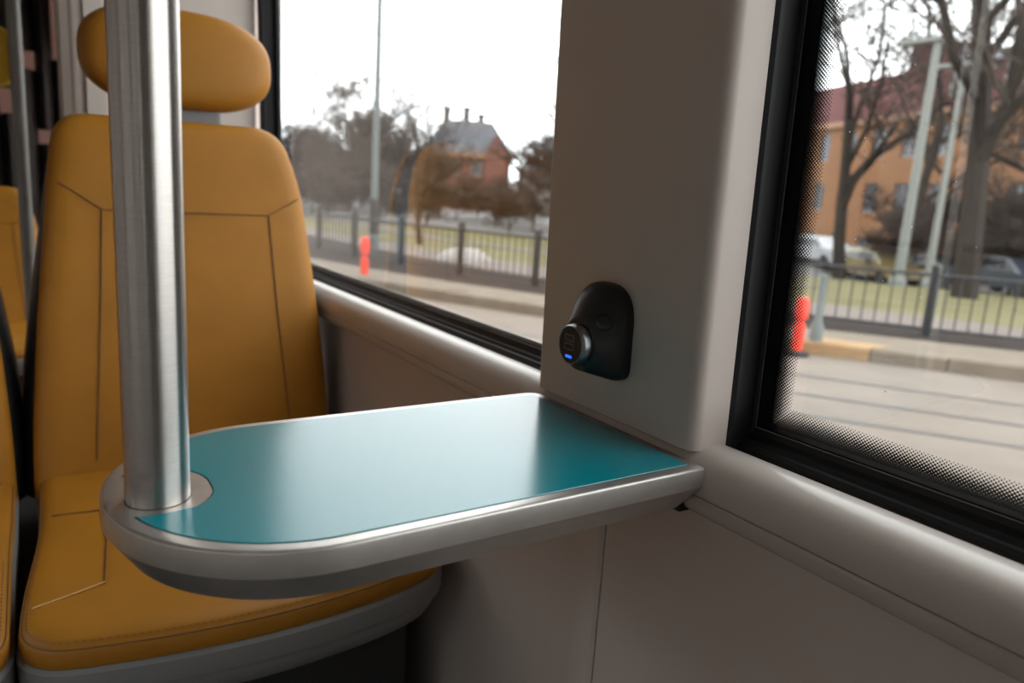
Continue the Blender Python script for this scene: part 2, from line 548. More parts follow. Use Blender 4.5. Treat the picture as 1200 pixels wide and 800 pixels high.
# door in the vestibule and a window beyond it, on the window side
d1 = empty('door_1', (0.06, 2.35, FLOOR), kind='structure')
MB().box(0.06, 0.066, 1.80, 2.90, FLOOR + 0.05, ZW - 0.05).build('glass', M['glass'], d1, smooth=0)
f = MB().box(0.04, 0.09, 1.75, 1.80, FLOOR, ZW).box(0.04, 0.09, 2.90, 2.95, FLOOR, ZW).box(0.04, 0.09, 2.325, 2.375, FLOOR, ZW)
f.box(0.04, 0.09, 1.75, 2.95, FLOOR, FLOOR + 0.05).box(0.04, 0.09, 1.75, 2.95, ZW - 0.05, ZW)
f.build('frame', M['frame'], d1, smooth=0)
w7 = empty('window_7', (0.06, 3.9, 0.0), kind='structure')
MB().box(0.06, 0.066, 3.2, 4.6, 0.0, ZW).build('glass', M['glass'], w7, smooth=0)
MB().box(0.04, 0.09, 3.2, 4.6, 0.0, 0.03).box(0.04, 0.09, 4.55, 4.6, 0.03, ZW).build('frame', M['frame'], w7, smooth=0)

for nm, a, b in (('window_10', -4.95, -3.45), ('window_11', -3.25, -1.75)):  # unseen rear windows, added to bring in light behind the viewer
    r = empty(nm, (0.06, (a + b) / 2, 0.0), kind='structure')
    MB().box(0.06, 0.066, a, b, -0.02, ZW).build('glass', M['glass'], r, smooth=0)
    MB().box(0.04, 0.09, a, b, -0.02, 0.03).box(0.04, 0.09, a, a + 0.03, 0.03, ZW).box(0.04, 0.09, b - 0.03, b, 0.03, ZW).build('frame', M['frame'], r, smooth=0)

# rear wall behind the viewer and ribbed bellows closing the far end
wbk = MB().box(XL - 0.1, 0.12, Y0 - 0.08, Y0, FLOOR, ZC).build('wall_back', M['panel'], smooth=0)
tag(wbk, kind='structure')
be = empty('wall_far', (-1.1, 5.4, FLOOR), kind='structure')
x = XL
while x < 0.0:
    prof = [(x, 5.45), (x + 0.045, 5.36), (x + 0.055, 5.36), (x + 0.10, 5.45), (x + 0.10, 5.5), (x, 5.5)]
    gap = {-0.25: (0.86, 1.24), -0.35: (0.33, 0.42), -0.45: (0.78, 0.90), -0.55: (0.50, 0.66)}.get(round(x, 2))  # openings shaped so dimmed sky shows as blurred bright spots
    if gap is None:
        MB().extr_z(prof, FLOOR, ZC).build('bellows_fold', M['bellows'], be)
    else:
        MB().extr_z(prof, FLOOR, gap[0]).extr_z(prof, gap[1], ZC).build('bellows_fold', M['bellows'], be)
    x += 0.10

MB().box(XL, 0.0, 5.52, 5.526, FLOOR, ZC).build('sky_dimming_pane', M['sky_dimmer'], be, smooth=0)  # added pane, tones bright sky down to pinkish spots

# ------------------------------------------------------------------ pull-down table and grab pole
TW = 0.2415
PX, PY = -0.386, 0.1108
TC = (-0.2975, TW / 2)
TR = TW / 2


def table_outline(d):
    pts = []
    r = TR - d
    # counter-clockwise seen from above, starting front right
    pts += [(-0.0006 - d, TW - 0.010), (-0.0035 - d, TW - 0.0035 - d * 0.9), (-0.012 - d, TW - d)]
    for k in range(1, 8):
        pts.append((-0.012 - d + (TC[0] + 0.012 + d) * k / 8, TW - d))
    for k in range(49):
        a = PI / 2 + PI * k / 48
        pts.append((TC[0] + r * math.cos(a), TC[1] + r * math.sin(a)))
    for k in range(1, 8):
        pts.append((TC[0] + (-0.003 - d - TC[0]) * k / 8, d))
    pts += [(-0.003 - d, d), (-0.0008 - d, d + 0.002)]
    return pts


table = empty('fold_down_table', (-0.2, 0.12, -0.036), 'teal topped table with a satin aluminium rim fixed to the wall by the window', 'table')
tb = MB()
rings = []
for d, z in ((0.0150, -0.0375), (0.0135, -0.0370), (0.0002, -0.0168), (0.0, -0.0022), (0.0004, -0.0010), (0.0014, -0.0002), (0.0024, 0.0), (0.0080, 0.0)):
    rings.append([(x, y, z) for x, y in table_outline(d)])
tb.rings(rings)
tb.build('rim', M['alu'], table, smooth=28)
# inlay
r = TR - 0.0105
mid = 0.1185
lowpts = []
ringR = 0.0335
for k in range(0, 13):
    a = -math.radians(58) * k / 12
    lowpts.append((PX + ringR * math.cos(a), PY + 0.004 + ringR * math.sin(a)))
lowpts += [(-0.3735, 0.0858), (-0.381, 0.0846), (-0.390, 0.0845), (-0.397, 0.0850)]
a0 = math.asin((0.0858 - TC[1]) / r)
arc_low = []
for k in range(25):
    a = PI - a0 + (3 * PI / 2 - (PI - a0)) * k / 24
    arc_low.append((TC[0] + r * math.cos(a), TC[1] + r * math.sin(a)))
half = lowpts + arc_low + [(TC[0] + 0.1, 0.0105), (-0.0105, 0.0105)]
mir = [(x, 2 * TC[1] - y) for x, y in half]
mir = [(x, y) for x, y in mir if True]
poly = list(reversed(mir)) + half
poly[0] = (-0.0105, TW - 0.0105)
ib = MB()
ib.rings([[(x, y, 0.0) for x, y in inset(poly, 0.0)], [(x, y, 0.0003) for x, y in inset(poly, 0.0001)], [(x, y, 0.0006) for x, y in inset(poly, 0.0005)]])
ib.build('inlay', M['teal'], table, smooth=30)
gv = MB().rings([[(x, y, 0.0) for x, y in inset(poly, -0.0005)], [(x, y, 0.00012) for x, y in inset(poly, -0.0005)]])
gv.build('inlay_groove', M['pedestal'], table, smooth=0)
MB().box(-0.002, 0.021, 0.022, 0.036, -0.047, -0.0365).build('wall_bracket', M['black'], table, smooth=0)
MB().lathe((PX, PY, 0), [(0.0190, -0.0005), (0.0194, 0.0), (0.0194, 0.0003), (0.0190, 0.0004)], 48).build('seal_ring', M['pedestal'], table)
gp = MB().lathe((PX, PY, 0), [(0.019, -0.034), (0.019, 0.0), (0.019, 0.3), (0.019, ZC)], 64).build('grab_pole', M['steel'], smooth=60)
tag(gp, 'brushed steel grab pole standing through the rounded end of the teal table', 'pole')

# ------------------------------------------------------------------ usb power socket on the pillar
so = empty('power_socket', (0.0, 0.135, 0.05), 'black hooded power socket with a lit blue lamp on the grey pillar', 'socket')
N = 64
cy, cz = 0.1310, 0.0762
wall_o = subdiv(round_poly([(0.0985, 0.0450), (0.0985, 0.132), (0.1705, 0.132), (0.1705, 0.0450)], [0.014, 0.034, 0.036, 0.030], 10), 0.004)


def ray_r(poly, c, a):
    d = (math.cos(a), math.sin(a))
    best = 0
    for i in range(len(poly)):
        p, q_ = poly[i], poly[(i + 1) % len(poly)]
        ex, ey = q_[0] - p[0], q_[1] - p[1]
        den = d[0] * ey - d[1] * ex
        if abs(den) < 1e-12: continue
        px_, py_ = p[0] - c[0], p[1] - c[1]
        t = (px_ * ey - py_ * ex) / den
        u = (px_ * d[1] - py_ * d[0]) / den
        if t > 0 and -1e-9 <= u <= 1 + 1e-9: best = max(best, t)
    return best


rings = []
for x, k in ((0.001, 1.0), (-0.007, 1.0), (-0.0095, 0.985), (-0.0125, 0.93), (-0.0175, 0.78), (-0.0225, 0.60), (-0.0275, 0.40), (-0.0320, 0.20), (-0.0350, 0.06), (-0.0362, 0.0), (-0.0362, -0.35)):
    ring = []
    for i in range(N):
        a = 2 * PI * i / N
        R1 = ray_r(wall_o, (cy, cz), a)
        r_ = 0.0235 + (R1 - 0.0235) * k if k >= 0 else 0.0235 * (1 + k)
        ring.append((x, cy + r_ * math.cos(a), cz + r_ * math.sin(a)))
    rings.append(ring)
MB().rings(rings).build('housing', M['black'], so, smooth=60)
MB().lathe((0, cy, cz), [(0.0192, -0.034), (0.0192, -0.0415), (0.0186, -0.0440), (0.0172, -0.0465), (0.0165, -0.0462), (0.0160, -0.0450)], 48, 'x').build('charger_ring', M['chrome'], so, smooth=30)
face = MB().lathe((0, cy, cz), [(0.0162, -0.040), (0.0162, -0.0455), (0.010, -0.0458)], 48, 'x').build('charger_face', M['black'], so)
for dz in (0.0062, -0.0018):
    sp = MB()
    yy = cy + 0.0015
    t = 0.0006
    for (a, b, c, d) in ((-0.0065, 0.0065, -0.0029, -0.0023), (-0.0065, 0.0065, 0.0023, 0.0029), (-0.0065, -0.0059, -0.0029, 0.0029), (0.0059, 0.0065, -0.0029, 0.0029)):
        sp.box(-0.0464, -0.0456, yy + a, yy + b, cz + dz + c, cz + dz + d)
    pf = sp.build('usb_port', M['pan'], face, smooth=0)
    MB().box(-0.0461, -0.0456, yy - 0.0059, yy + 0.0059, cz + dz - 0.0003, cz + dz + 0.0018).build('port_tongue', M['port'], face, smooth=0)
MB().box(-0.0464, -0.0456, cy - 0.0030, cy + 0.0052, cz - 0.0120, cz - 0.0096).build('status_lamp', M['led'], face, smooth=0)['label'] = 'glowing blue status lamp'
# round screw cover on the flank
e = Vector((-0.667, -0.661, 0.343)).normalized()
cc = Vector((-0.0272, 0.1088, 0.0996))
u = e.cross(Vector((0, 0, 1))).normalized()
v = u.cross(e)
cb = MB()
cb.rings([[cc + e * h_ + (u * math.cos(2 * PI * k / 28) + v * math.sin(2 * PI * k / 28)) * r_ for k in range(28)] for r_, h_ in ((0.0068, -0.005), (0.0068, 0.0004), (0.0062, 0.0009), (0.003, 0.0012))])
cb.build('screw_cover', M['black'], so)
MB().tube([cc + e * -0.0001 + (u * math.cos(2 * PI * k / 28) + v * math.sin(2 * PI * k / 28)) * 0.0074 for k in range(29)], 0.0006, 5).build('cover_groove', M['port'], so)


# ------------------------------------------------------------------ seats
def pad(outline, plane, profile, thick_back, centre_rings=(0.8, 0.6, 0.4, 0.2), dish=0.0):
    """outline in (a,b); plane(a,b,depth) -> world; profile: (inset, depth) from the back edge to the front face"""
    mb = MB()
    rings = [[plane(a, b, dd) for a, b in inset(outline, i)] for i, dd in profile]
    last = inset(outline, profile[-1][0])
    ca = sum(p[0] for p in last) / len(last)
    cb_ = sum(p[1] for p in last) / len(last)
    for s in centre_rings:
        dd = profile[-1][1] + dish * (1 - s * s)
        rings.append([plane(ca + (a - ca) * s, cb_ + (b - cb_) * s, dd) for a, b in last])
    mb.rings(rings)
    return mb


def make_seat(lm):
    cx = -0.231
    root = empty('tram_seat', (cx, 0.62, FLOOR))
    slope = 0.1 / 0.535

    def bplane(a, b, d):      # d towards the back
        nn = math.sqrt(1 + slope * slope)
        return (a, 0.85 + (b + 0.25) * slope + d / nn, b - d * slope / nn)
    # backrest cushion
    L = [(-0.459, -0.29), (-0.457, -0.20), (-0.443, -0.03), (-0.430, 0.09), (-0.419, 0.195), (-0.405, 0.287), (-0.068, 0.293), (-0.037, 0.195), (-0.0225, 0.07), (-0.010, -0.08), (-0.004, -0.20), (-0.003, -0.29)]
    ol = subdiv(round_poly(L, [0.01, 0.04, 0.04, 0.04, 0.03, 0.075, 0.075, 0.03, 0.04, 0.04, 0.04, 0.01], 8), 0.02)
    prof = [(0.004, 0.040), (0.0, 0.030), (0.0, 0.020), (0.003, 0.011), (0.009, 0.005), (0.018, 0.0015), (0.030, 0.0)]
    pad(ol, bplane, prof, 0.0, centre_rings=(0.92, 0.84, 0.7, 0.5, 0.25, 0.03), dish=0.002).build('backrest', lm, root, smooth=60)
    br = root.children[-1]
    # seams
    def seam(pts, m, name, r=0.0011, dep=-0.0006, pl=bplane, par=br):
        q_ = []
        for (a, b), (c, d) in zip(pts[:-1], pts[1:]):
            n = max(2, int(math.hypot(c - a, d - b) / 0.02))
            q_ += [pl(a + (c - a) * k / n, b + (d - b) * k / n, dep) for k in range(n)]
        q_.append(pl(*pts[-1], dep))
        return MB().tube(q_, r, 6).build(name, m, par)
    seam([(-0.404, 0.180), (-0.349, 0.142), (-0.098, 0.142), (-0.046, 0.172)], M['seam'], 'seam')
    seam([(-0.349, 0.142), (-0.358, 0.0), (-0.376, -0.235)], M['seam'], 'seam')
    seam([(-0.098, 0.142), (-0.092, 0.0), (-0.078, -0.235)], M['seam'], 'seam')
    # shell behind
    def flare(d):
        return [(a + math.copysign(d * max(0.0, min(1.0, (0.26 - b) / 0.35)), a - cx), b) for a, b in ol]
    mb = MB()
    mb.rings([[bplane(a, b, dd) for a, b in inset(flare(fd), i_)] for fd, i_, dd in
              ((0.0, 0.006, 0.026), (0.0, 0.0, 0.032), (0.012, 0.001, 0.065), (0.017, 0.003, 0.100), (0.016, 0.010, 0.104), (0.0, 0.08, 0.104))])
    mb.build('back_shell', M['shell'], root, smooth=40)
    mb = MB()
    mb.rings([[bplane(a, b, dd) for a, b in inset(flare(fd), i_)] for fd, i_, dd in
              ((0.016, 0.008, 0.1035), (0.017, 0.002, 0.106), (0.017, 0.001, 0.110), (0.016, 0.006, 0.114), (0.0, 0.08, 0.116))])
    mb.build('back_panel', lm, root, smooth=40)
    # headrest
    n = 64
    hw, hh = 0.1465, 0.0800
    hc = (-0.2215, 0.385)
    ho = []
    for k in range(n):
        t = 2 * PI * k / n
        c, s = math.cos(t), math.sin(t)
        ho.append((hc[0] + hw * math.copysign(abs(c) ** (2 / 2.75), c), hc[1] + hh * math.copysign(abs(s) ** (2 / 2.6), s)))

    def hplane(a, b, d):
        return (a, 0.955 + (b - 0.31) * 0.13 + d, b)
    hp = [(0.035, 0.078), (0.016, 0.072), (0.005, 0.058), (0.0, 0.040), (0.001, 0.028), (0.005, 0.016), (0.012, 0.007), (0.022, 0.002), (0.035, -0.001)]
    pad(ho, hplane, hp, 0, centre_rings=(0.75, 0.5, 0.25, 0.03), dish=-0.003).build('headrest', lm, root, smooth=70)
    hd = root.children[-1]
    MB().box(-0.296, -0.160, 0.985, 1.015, 0.24, 0.345).build('headrest_bracket', M['pan'], root, smooth=0, bevel=0.006)
    # seat cushion
    C = [(-0.452, 0.885), (-0.452, 0.73), (-0.458, 0.64), (-0.474, 0.50), (-0.478, 0.395), (-0.36, 0.366), (-0.23, 0.354), (-0.10, 0.366), (-0.008, 0.395), (-0.008, 0.50), (-0.008, 0.64), (-0.006, 0.73), (-0.006, 0.885)]
    co = subdiv(round_poly(C, [0.01, 0.03, 0.03, 0.05, 0.055, 0.06, 0.06, 0.06, 0.055, 0.05, 0.03, 0.03, 0.01], 8), 0.02)

    def cplane(a, b, d):
        return (a, b, -0.25 - d - 0.02 * max(0, (b - 0.75)) )
    cp = [(0.004, 0.034), (0.0, 0.030), (-0.001, 0.022), (-0.0005, 0.0135), (0.0015, 0.0095), (0.0035, 0.0092), (0.005, 0.006), (0.010, 0.0025), (0.020, 0.0005), (0.028, 0.0)]
    pad(co, cplane, cp, 0, centre_rings=(0.9, 0.75, 0.5, 0.25, 0.03), dish=0.004).build('cushion', lm, root, smooth=70)
    cu = root.children[-1]
    edge = inset(co, 0.0015)
    MB().tube([cplane(a, b, 0.0098) for a, b in edge] + [cplane(*edge[0], 0.0098)], 0.0010, 6).build('edge_seam', M['seam'], cu)
    st = MB()
    i2 = inset(subdiv(co, 0.0045), 0.0062)
    for k in range(0, len(i2), 2):
        a, b = i2[k], i2[(k + 1) % len(i2)]
        if b[1] < 0.6:
            st.tube([cplane(*a, 0.0048), cplane(*b, 0.0048)], 0.0005, 4)
    s_ = st.build('edge_stitching', M['seam'], cu)
    s_['kind'] = 'stuff'
    for sg in (1, -1):
        fx = (lambda a: a) if sg == 1 else (lambda a: min(2 * cx - a, -0.022))
        seam([(fx(-0.440), 0.700), (fx(-0.383), 0.694), (fx(-0.384), 0.60), (fx(-0.395), 0.490)], M['seam'], 'seam', 0.0011, -0.0003, cplane, cu)
        seam([(fx(-0.395), 0.490), (fx(-0.430), 0.476), (fx(-0.464), 0.464)], M['stitch'], 'seam', 0.0008, -0.0006, cplane, cu)
    # pan, pedestal
    po = inset(co, -0.004)
    pn = MB()
    pn.rings([[(a, b, z) for a, b in inset(po, i)] for i, z in ((0.035, -0.350), (0.020, -0.343), (0.010, -0.326), (0.008, -0.316), (0.002, -0.312), (0.0, -0.308), (0.0, -0.285), (0.004, -0.281), (0.012, -0.281))])
    pn.build('seat_pan', M['pan'], root, smooth=35)
    MB().box(-0.505, -0.045, 0.43, 1.46, FLOOR, -0.342).build('pedestal', M['pedestal'], root, smooth=0, bevel=0.01)  # stretched back and sideways so the floor gap between seats looks shaded
    return root


seat = make_seat(M['leather'])
tag(seat, 'ochre leather seat beside the window, behind the steel pole and the teal table', 'seat', 'ochre leather seats in front of the partition')
seat2 = copy_thing(seat)
seat2.location.x -= 0.477
tag(seat2, 'ochre leather seat beside the aisle, cut off by the left photo edge', 'seat', 'ochre leather seats in front of the partition')
# lower seat further down the carriage, without a headrest
seat3 = seat.copy()
COL.objects.link(seat3)
for ch in list(seat.children):
    if 'headrest' not in ch.name:
        copy_thing(ch, seat3)
seat3.location = Vector((-0.62, 0.62 + 1.75, FLOOR))
seat3.scale = (1, 1, 0.83)
tag(seat3, 'low ochre seat further down the carriage, seen past the thin pole at the left edge', 'seat')
seat3.pop('group', None)
tv = empty('validator', (-0.50, 2.10, 0.40), 'yellow rounded box fixed behind the thin blurred pole at the upper left', 'ticket reader')
vb_ = MB()
vo = round_poly([(-0.575, 0.400), (-0.442, 0.400), (-0.442, 0.550), (-0.575, 0.550)], [0.05, 0.06, 0.06, 0.05], 8)
vb_.rings([[(a, y_, b) for a, b in inset(vo, i_)] for i_, y_ in ((0.006, 2.066), (0.0, 2.072), (0.0, 2.125), (0.008, 2.13))])
vb_.build('casing', M['leather_far'], tv)
MB().box(-0.462, -0.432, 2.058, 2.07, 0.44, 0.51).build('pole_clamp', M['pedestal'], tv, smooth=0)
fp = MB().lathe((-0.447, 2.05, 0), [(0.016, FLOOR), (0.016, 0.0), (0.016, ZC)], 24).build('grab_pole', M['dull'], smooth=60)
tag(fp, 'thin blurred steel pole in the aisle behind the seats at the far left', 'pole')

# ------------------------------------------------------------------ outside: ground
def q2(c, y, lo=0.0, hi=12.5):
    yc = min(max(y, lo), hi)
    v = c[0] * yc * yc + c[1] * yc + c[2]
    return v + (2 * c[0] * yc + c[1]) * (y - yc)


KF = lambda y: q2((0.0225, -0.8191, 8.1363), y)
KB = lambda y: q2((0.0408, -1.0611, 9.8218), y)
SB = lambda y: q2((0.0272, -0.7503, 9.9854), y)
WB = lambda y: q2((0.0198, -0.6580, 11.1234), y)


def FAR(y):
    return WB(y) + 3.0 if y > 33.0 else max(WB(y) + 3.0, 8.0 + (33.0 - y) * 1.47)


def zfar(y):
    return float(np.interp(FAR(y), (8, 18.3, 28, 45, 80), (-1.3, -1.55, -2.5, -3.0, -3.3)))


def terrain(x, y):
    u = min(1.0, max(0.0, (x - WB(y)) / (FAR(y) - WB(y))))
    return WALK + (zfar(y) - WALK) * u


YS = [-14 + k * 0.8 for k in range(0, 175)]


def strip(fa, fb, za, zb, nx=1, y0=-14, y1=126):
    mb = MB()
    ys_ = [y for y in YS if y0 <= y <= y1]
    n = nx + 1
    vs = []
    for y in ys_:
        for k in range(n):
            x = fa(y) + (fb(y) - fa(y)) * k / nx
            vs.append((x, y, za(x, y) + (zb(x, y) - za(x, y)) * k / nx))
    fs = []
    for j in range(len(ys_) - 1):
        for k in range(nx):
            fs.append((j * n + k, j * n + k + 1, (j + 1) * n + k + 1, (j + 1) * n + k))
    return mb.add(vs, fs)


zw = lambda x, y: WALK
zs = lambda x, y: STREET
rd = MB().add([(-60, -60, STREET), (40, -60, STREET), (40, 90, STREET), (-60, 90, STREET)], [(0, 1, 2, 3)])
rd = strip(lambda y: -40.0, lambda y: KF(y) + 0.05, zs, zs).build('street', M['asphalt'], smooth=0)
tag(rd, kind='structure')
# tram rails set in the paving
for k, off in enumerate((-1.25, -2.05, -2.75)):
    strip(lambda y: KF(y) + off, lambda y: KF(y) + off + 0.085, lambda x, y: STREET + 0.004, lambda x, y: STREET + 0.004, 1, -10, 16).build('track_groove', M['track'], rd, smooth=0)
# kerb: laid of separate stones
kb = empty('kerb', (6, 3, STREET), kind='structure')
krnd = random.Random(5)
y = -2.8
i = 0
while y < 14.0:
    ln = 0.5 if y < 6 else 0.8
    a, b = y + 0.006, y + ln - 0.006
    dz = krnd.uniform(-0.006, 0.006)
    vs = []
    for yy in (a, b):
        vs += [(KF(yy), yy, STREET - 0.02), (KF(yy) + 0.32, yy, STREET - 0.02), (KF(yy) + 0.32, yy, WALK + 0.004 + dz), (KF(yy) + 0.02, yy, WALK + 0.004 + dz), (KF(yy), yy, WALK - 0.016 + dz)]
    mb = MB().rings([vs[:5], vs[5:]])
    tan = i == 12
    mb.build('kerb_stone', M['kerb_tan'] if tan else M['kerb'], kb, smooth=0)
    y += ln
    i += 1
tag(strip(lambda y: KF(y) + 0.3, lambda y: KB(y), lambda x, y: WALK - 0.002, lambda x, y: WALK - 0.002, 1).build('paved_edge', M['kerb'], smooth=0), kind='structure')
tag(strip(KB, SB, lambda x, y: WALK - 0.002, lambda x, y: WALK - 0.002, 1).build('planting_bed', M['soil'], smooth=0), kind='structure')
tag(strip(SB, WB, lambda x, y: WALK - 0.002, zw, 1).build('footpath', M['walk'], smooth=0), kind='structure')
tag(strip(WB, FAR, lambda x, y: WALK, lambda x, y: zfar(y), 14, -14, 126).build('lawn', M['lawn']), kind='structure')
tag(strip(FAR, lambda y: FAR(y) + 300, lambda x, y: zfar(y), lambda x, y: zfar(y), 4).build('far_street', M['farstreet']), kind='structure')
# pale path crossing the lawn
pa = strip(lambda y: WB(y) + 4.5, lambda y: WB(y) + 6.3, lambda x, y: terrain(x, y) + 0.02, lambda x, y: terrain(x, y) + 0.02, 2, 8, 26).build('park_path', M['walk'])
tag(pa, kind='structure')

# ------------------------------------------------------------------ iron fence along the bed
FX = lambda y: 0.55 * KB(y) + 0.45 * SB(y)
fence = empty('iron_fence', (6.2, 4.5, WALK), 'black iron railing with thin bars along the dark planting bed outside', 'fence')
FH = 0.635
post_y = [-1.6, 0.5, 2.1, 3.45, 4.8, 6.05, 7.35, 8.55, 9.75, 11.0, 12.3]
pm = MB().box(-0.035, 0.035, -0.035, 0.035, 0, FH + 0.05).rings([[(sx * k, sy * k, FH + 0.05 + hz) for sx, sy in ((-.04, -.04), (.04, -.04), (.04, .04), (-.04, .04))] for k, hz in ((1, 0), (1, 0.02), (0.2, 0.05))]).mesh('post', M['iron'], smooth=0)
bm_ = MB().tube([(0, 0, 0.06), (0, 0, FH - 0.03)], 0.008, 5).mesh('baluster', M['iron'])
fl_ = fence.location
for py in post_y:
    o = bpy.data.objects.new('post', pm)
    COL.objects.link(o)
    o.parent = fence
    o.location = Vector((FX(py), py, WALK)) - fl_
nb = 0
for a, b in zip(post_y[:-1], post_y[1:]):
    pa_, pb_ = Vector((FX(a), a, WALK)), Vector((FX(b), b, WALK))
    for hz in (FH - 0.02, 0.07):
        MB().tube([pa_ + Vector((0, 0, hz)), pb_ + Vector((0, 0, hz))], 0.017, 6).build('fence_rail', M['iron'], fence)
    n = int((pb_ - pa_).length / 0.115)
    for k in range(1, n):
        o = bpy.data.objects.new('baluster', bm_)
        COL.objects.link(o)
        o.parent = fence
        o.location = pa_.lerp(pb_, k / n) - fl_
        nb += 1


# ------------------------------------------------------------------ posts, masts
def post(name, x, y, z0, z1, r0, r1, m, label, cat):
    p = empty(name, (x, y, z0), label, cat)
    MB().lathe((x, y, 0), [(r0 * 1.7, z0), (r0 * 1.7, z0 + 0.25), (r0, z0 + 0.3), (r1, z1)], 14).build('shaft', m, p)
    return p


ms = post('lighting_mast', 4.65, 11.87, WALK, 3.35, 0.062, 0.045, M['mast'], 'tall grey mast rising behind the fence in the left window', 'mast')
MB().lathe((4.65, 11.87, 0), [(0.075, 0.1 + WALK), (0.085, 0.5 + WALK), (0.075, 0.9 + WALK)], 14).build('service_box', M['iron'], ms)
lp = post('street_lamp', 23.4, 12.84, terrain(23.4, 12.84), 5.7, 0.16, 0.11, M['lamp'], 'pale lamp post left of the pair seen through the right window', 'lamp')
MB().box(23.2, 23.6, 12.6, 13.9, 5.65, 5.8).build('lamp_head', M['lamp'], lp, smooth=0)
lp = post('street_lamp', 26.2, 13.35, terrain(26.2, 13.35), 5.4, 0.13, 0.09, M['lamp'], 'thinner lamp post right of the pair seen through the right window', 'lamp')
MB().box(26.0, 26.4, 13.1, 14.2, 5.35, 5.5).build('lamp_head', M['lamp'], lp, smooth=0)


def marker(x, y, z, hgt, label):
    p = empty('marker_post', (x, y, z), label, 'post')
    MB().lathe((x, y, z), [(0.11, 0), (0.11, 0.03), (0.05, 0.05)], 16).build('base', M['tyre'], p)
    MB().lathe((x, y, z), [(0.048, 0.04), (0.052, hgt * 0.5), (0.05, hgt * 0.55), (0.026, hgt * 0.58), (0.026, hgt * 0.64)], 16).build('lower_tube', M['red'], p)
    MB().lathe((x, y, z), [(0.03, hgt * 0.62), (0.058, hgt * 0.66), (0.06, hgt * 0.9), (0.045, hgt)], 16).build('upper_tube', M['red'], p)
    return p


marker(3.16, 8.56, STREET, 0.60, 'orange red marker post at the kerb in the left window')
marker(5.29, 3.62, STREET, 0.52, 'red marker post half hidden by the dotted edge of the right window')
gb_ = post('bollard', 5.55, 3.62, STREET, STREET + 0.72, 0.035, 0.03, M['mast'], 'slim grey bollard just right of the red marker post', 'bollard')

st = MB()
rr = random.Random(9)
rings = []
for k in range(6):
    t = k / 5
    rings.append([(5.6 + 0.50 * (1 - 0.5 * t ** 2) * math.cos(a) * (1 + rr.uniform(-.06, .06)), 10.3 + 0.34 * (1 - 0.5 * t ** 2) * math.sin(a) * (1 + rr.uniform(-.06, .06)), WALK - 0.02 + 0.22 * t)
                  for a in [2 * PI * i / 12 for i in range(12)]])
st.rings(rings)
tag(st.build('boulder', M['stone'], smooth=60), 'pale flat boulder behind the fence seen in the left window', 'stone')


# ------------------------------------------------------------------ bare trees
def tree_meshes(seed, height, levels=5, spread=0.55, trunk_r=0.03, first=0.3, rmin=0.0012, kids=(6, 5, 5, 4, 3)):
    """unit trees: trunk + main limbs in one mesh, fine branches in another"""
    r = random.Random(seed)
    T, B = MB(), MB()

    def grow(p, d, ln, rad, lv):
        n = 4 if lv == 0 else 3
        pts = [p]
        rads = [rad]
        dd = d.copy()
        for k in range(n):
            j = 0.10 if lv == 0 else 0.25
            dd = (dd + Vector((r.uniform(-j, j), r.uniform(-j, j), r.uniform(-j * 0.4, j * 0.8)))).normalized()
            pts.append(pts[-1] + dd * ln / n)
            rads.append(max(rmin, rad * (1 - 0.45 * (k + 1) / n)))
        (T if lv <= 1 else B).tube(pts, rads, 6 if lv == 0 else (5 if lv == 1 else 3), caps=lv < 2)
        if lv >= levels: return
        nc = kids[min(lv, 4)]
        for c in range(nc):
            t = first + (1 - first) * (c + r.uniform(0.2, 1)) / nc if lv == 0 else 0.25 + 0.75 * (c + r.uniform(0, 1)) / nc
            t = min(t, 0.999)
            i_ = min(int(t * n), n - 1)
            q_ = pts[i_].lerp(pts[i_ + 1], t * n - i_)
            ax = Vector((r.uniform(-1, 1), r.uniform(-1, 1), r.uniform(-0.15, 0.35))).normalized()
            sp = spread * r.uniform(0.7, 1.3)
            nd = (dd * (1 - sp) + ax * sp * 1.2 + Vector((0, 0, 0.18))).normalized()
            grow(q_, nd, ln * r.uniform(0.48, 0.70), rads[i_] * 0.55, lv + 1)
    grow(Vector((0, 0, 0)), Vector((0, 0, 1)), 0.62 * height, trunk_r * height, 0)
    return T.mesh('trunk', M['bark']), B.mesh('branches', M['twig'], smooth=0)


TREES = [tree_meshes(1, 1.0, 5, 0.55, 0.026, 0.35, 0.0014, (6, 5, 4, 3, 2)), tree_meshes(2, 1.0, 5, 0.62, 0.022, 0.3, 0.0012, (6, 5, 4, 3, 2)), tree_meshes(4, 1.0, 4, 0.72, 0.016, 0.08, 0.0036, (11, 8, 6, 4, 3))]


def tree(kind, x, y, h_, rot, label, group=None, wide=1.0):
    z = terrain(x, y) - 0.03
    p = empty('bare_tree', (x, y, z), label, 'tree', group)
    for nm, me in zip(('trunk', 'branches'), TREES[kind]):
        o = bpy.data.objects.new(nm, me)
        COL.objects.link(o)
        o.parent = p
        if nm == 'branches': o['kind'] = 'stuff'
    p.rotation_euler = (0, 0, rot)
    p.scale = (h_ * wide, h_ * wide, h_)
    return p


tree(0, 18.62, 8.5, 11.5, 0.4, 'large bare tree with a thick dark trunk at the right of the right window')
tree(1, 29.1, 18.64, 13.0, 1.9, 'slender bare tree before the left end of the ochre building')
tree(1, 27.0, 14.9, 10.0, 3.3, 'bare tree between the slender tree and the two lamp posts')
tree(0, 30.5, 10.2, 11.0, 5.0, 'bare tree behind the largest tree in front of the ochre facade')
tree(1, 6.66, 14.14, 3.4, 2.6, 'small bare tree just behind the fence in the left window')
tree(0, 14.6, 19.0, 7.0, 0.9, 'bare tree beside the grey pillar at the right of the left window', None, 0.8)
C0 = Vector((-0.447, -0.377, 0.2047))


def at(px, py, zc):
    return C0 + zc * (cF + cR * (px - 600) / 862.0 - cU * (py - 400) / 862.0)


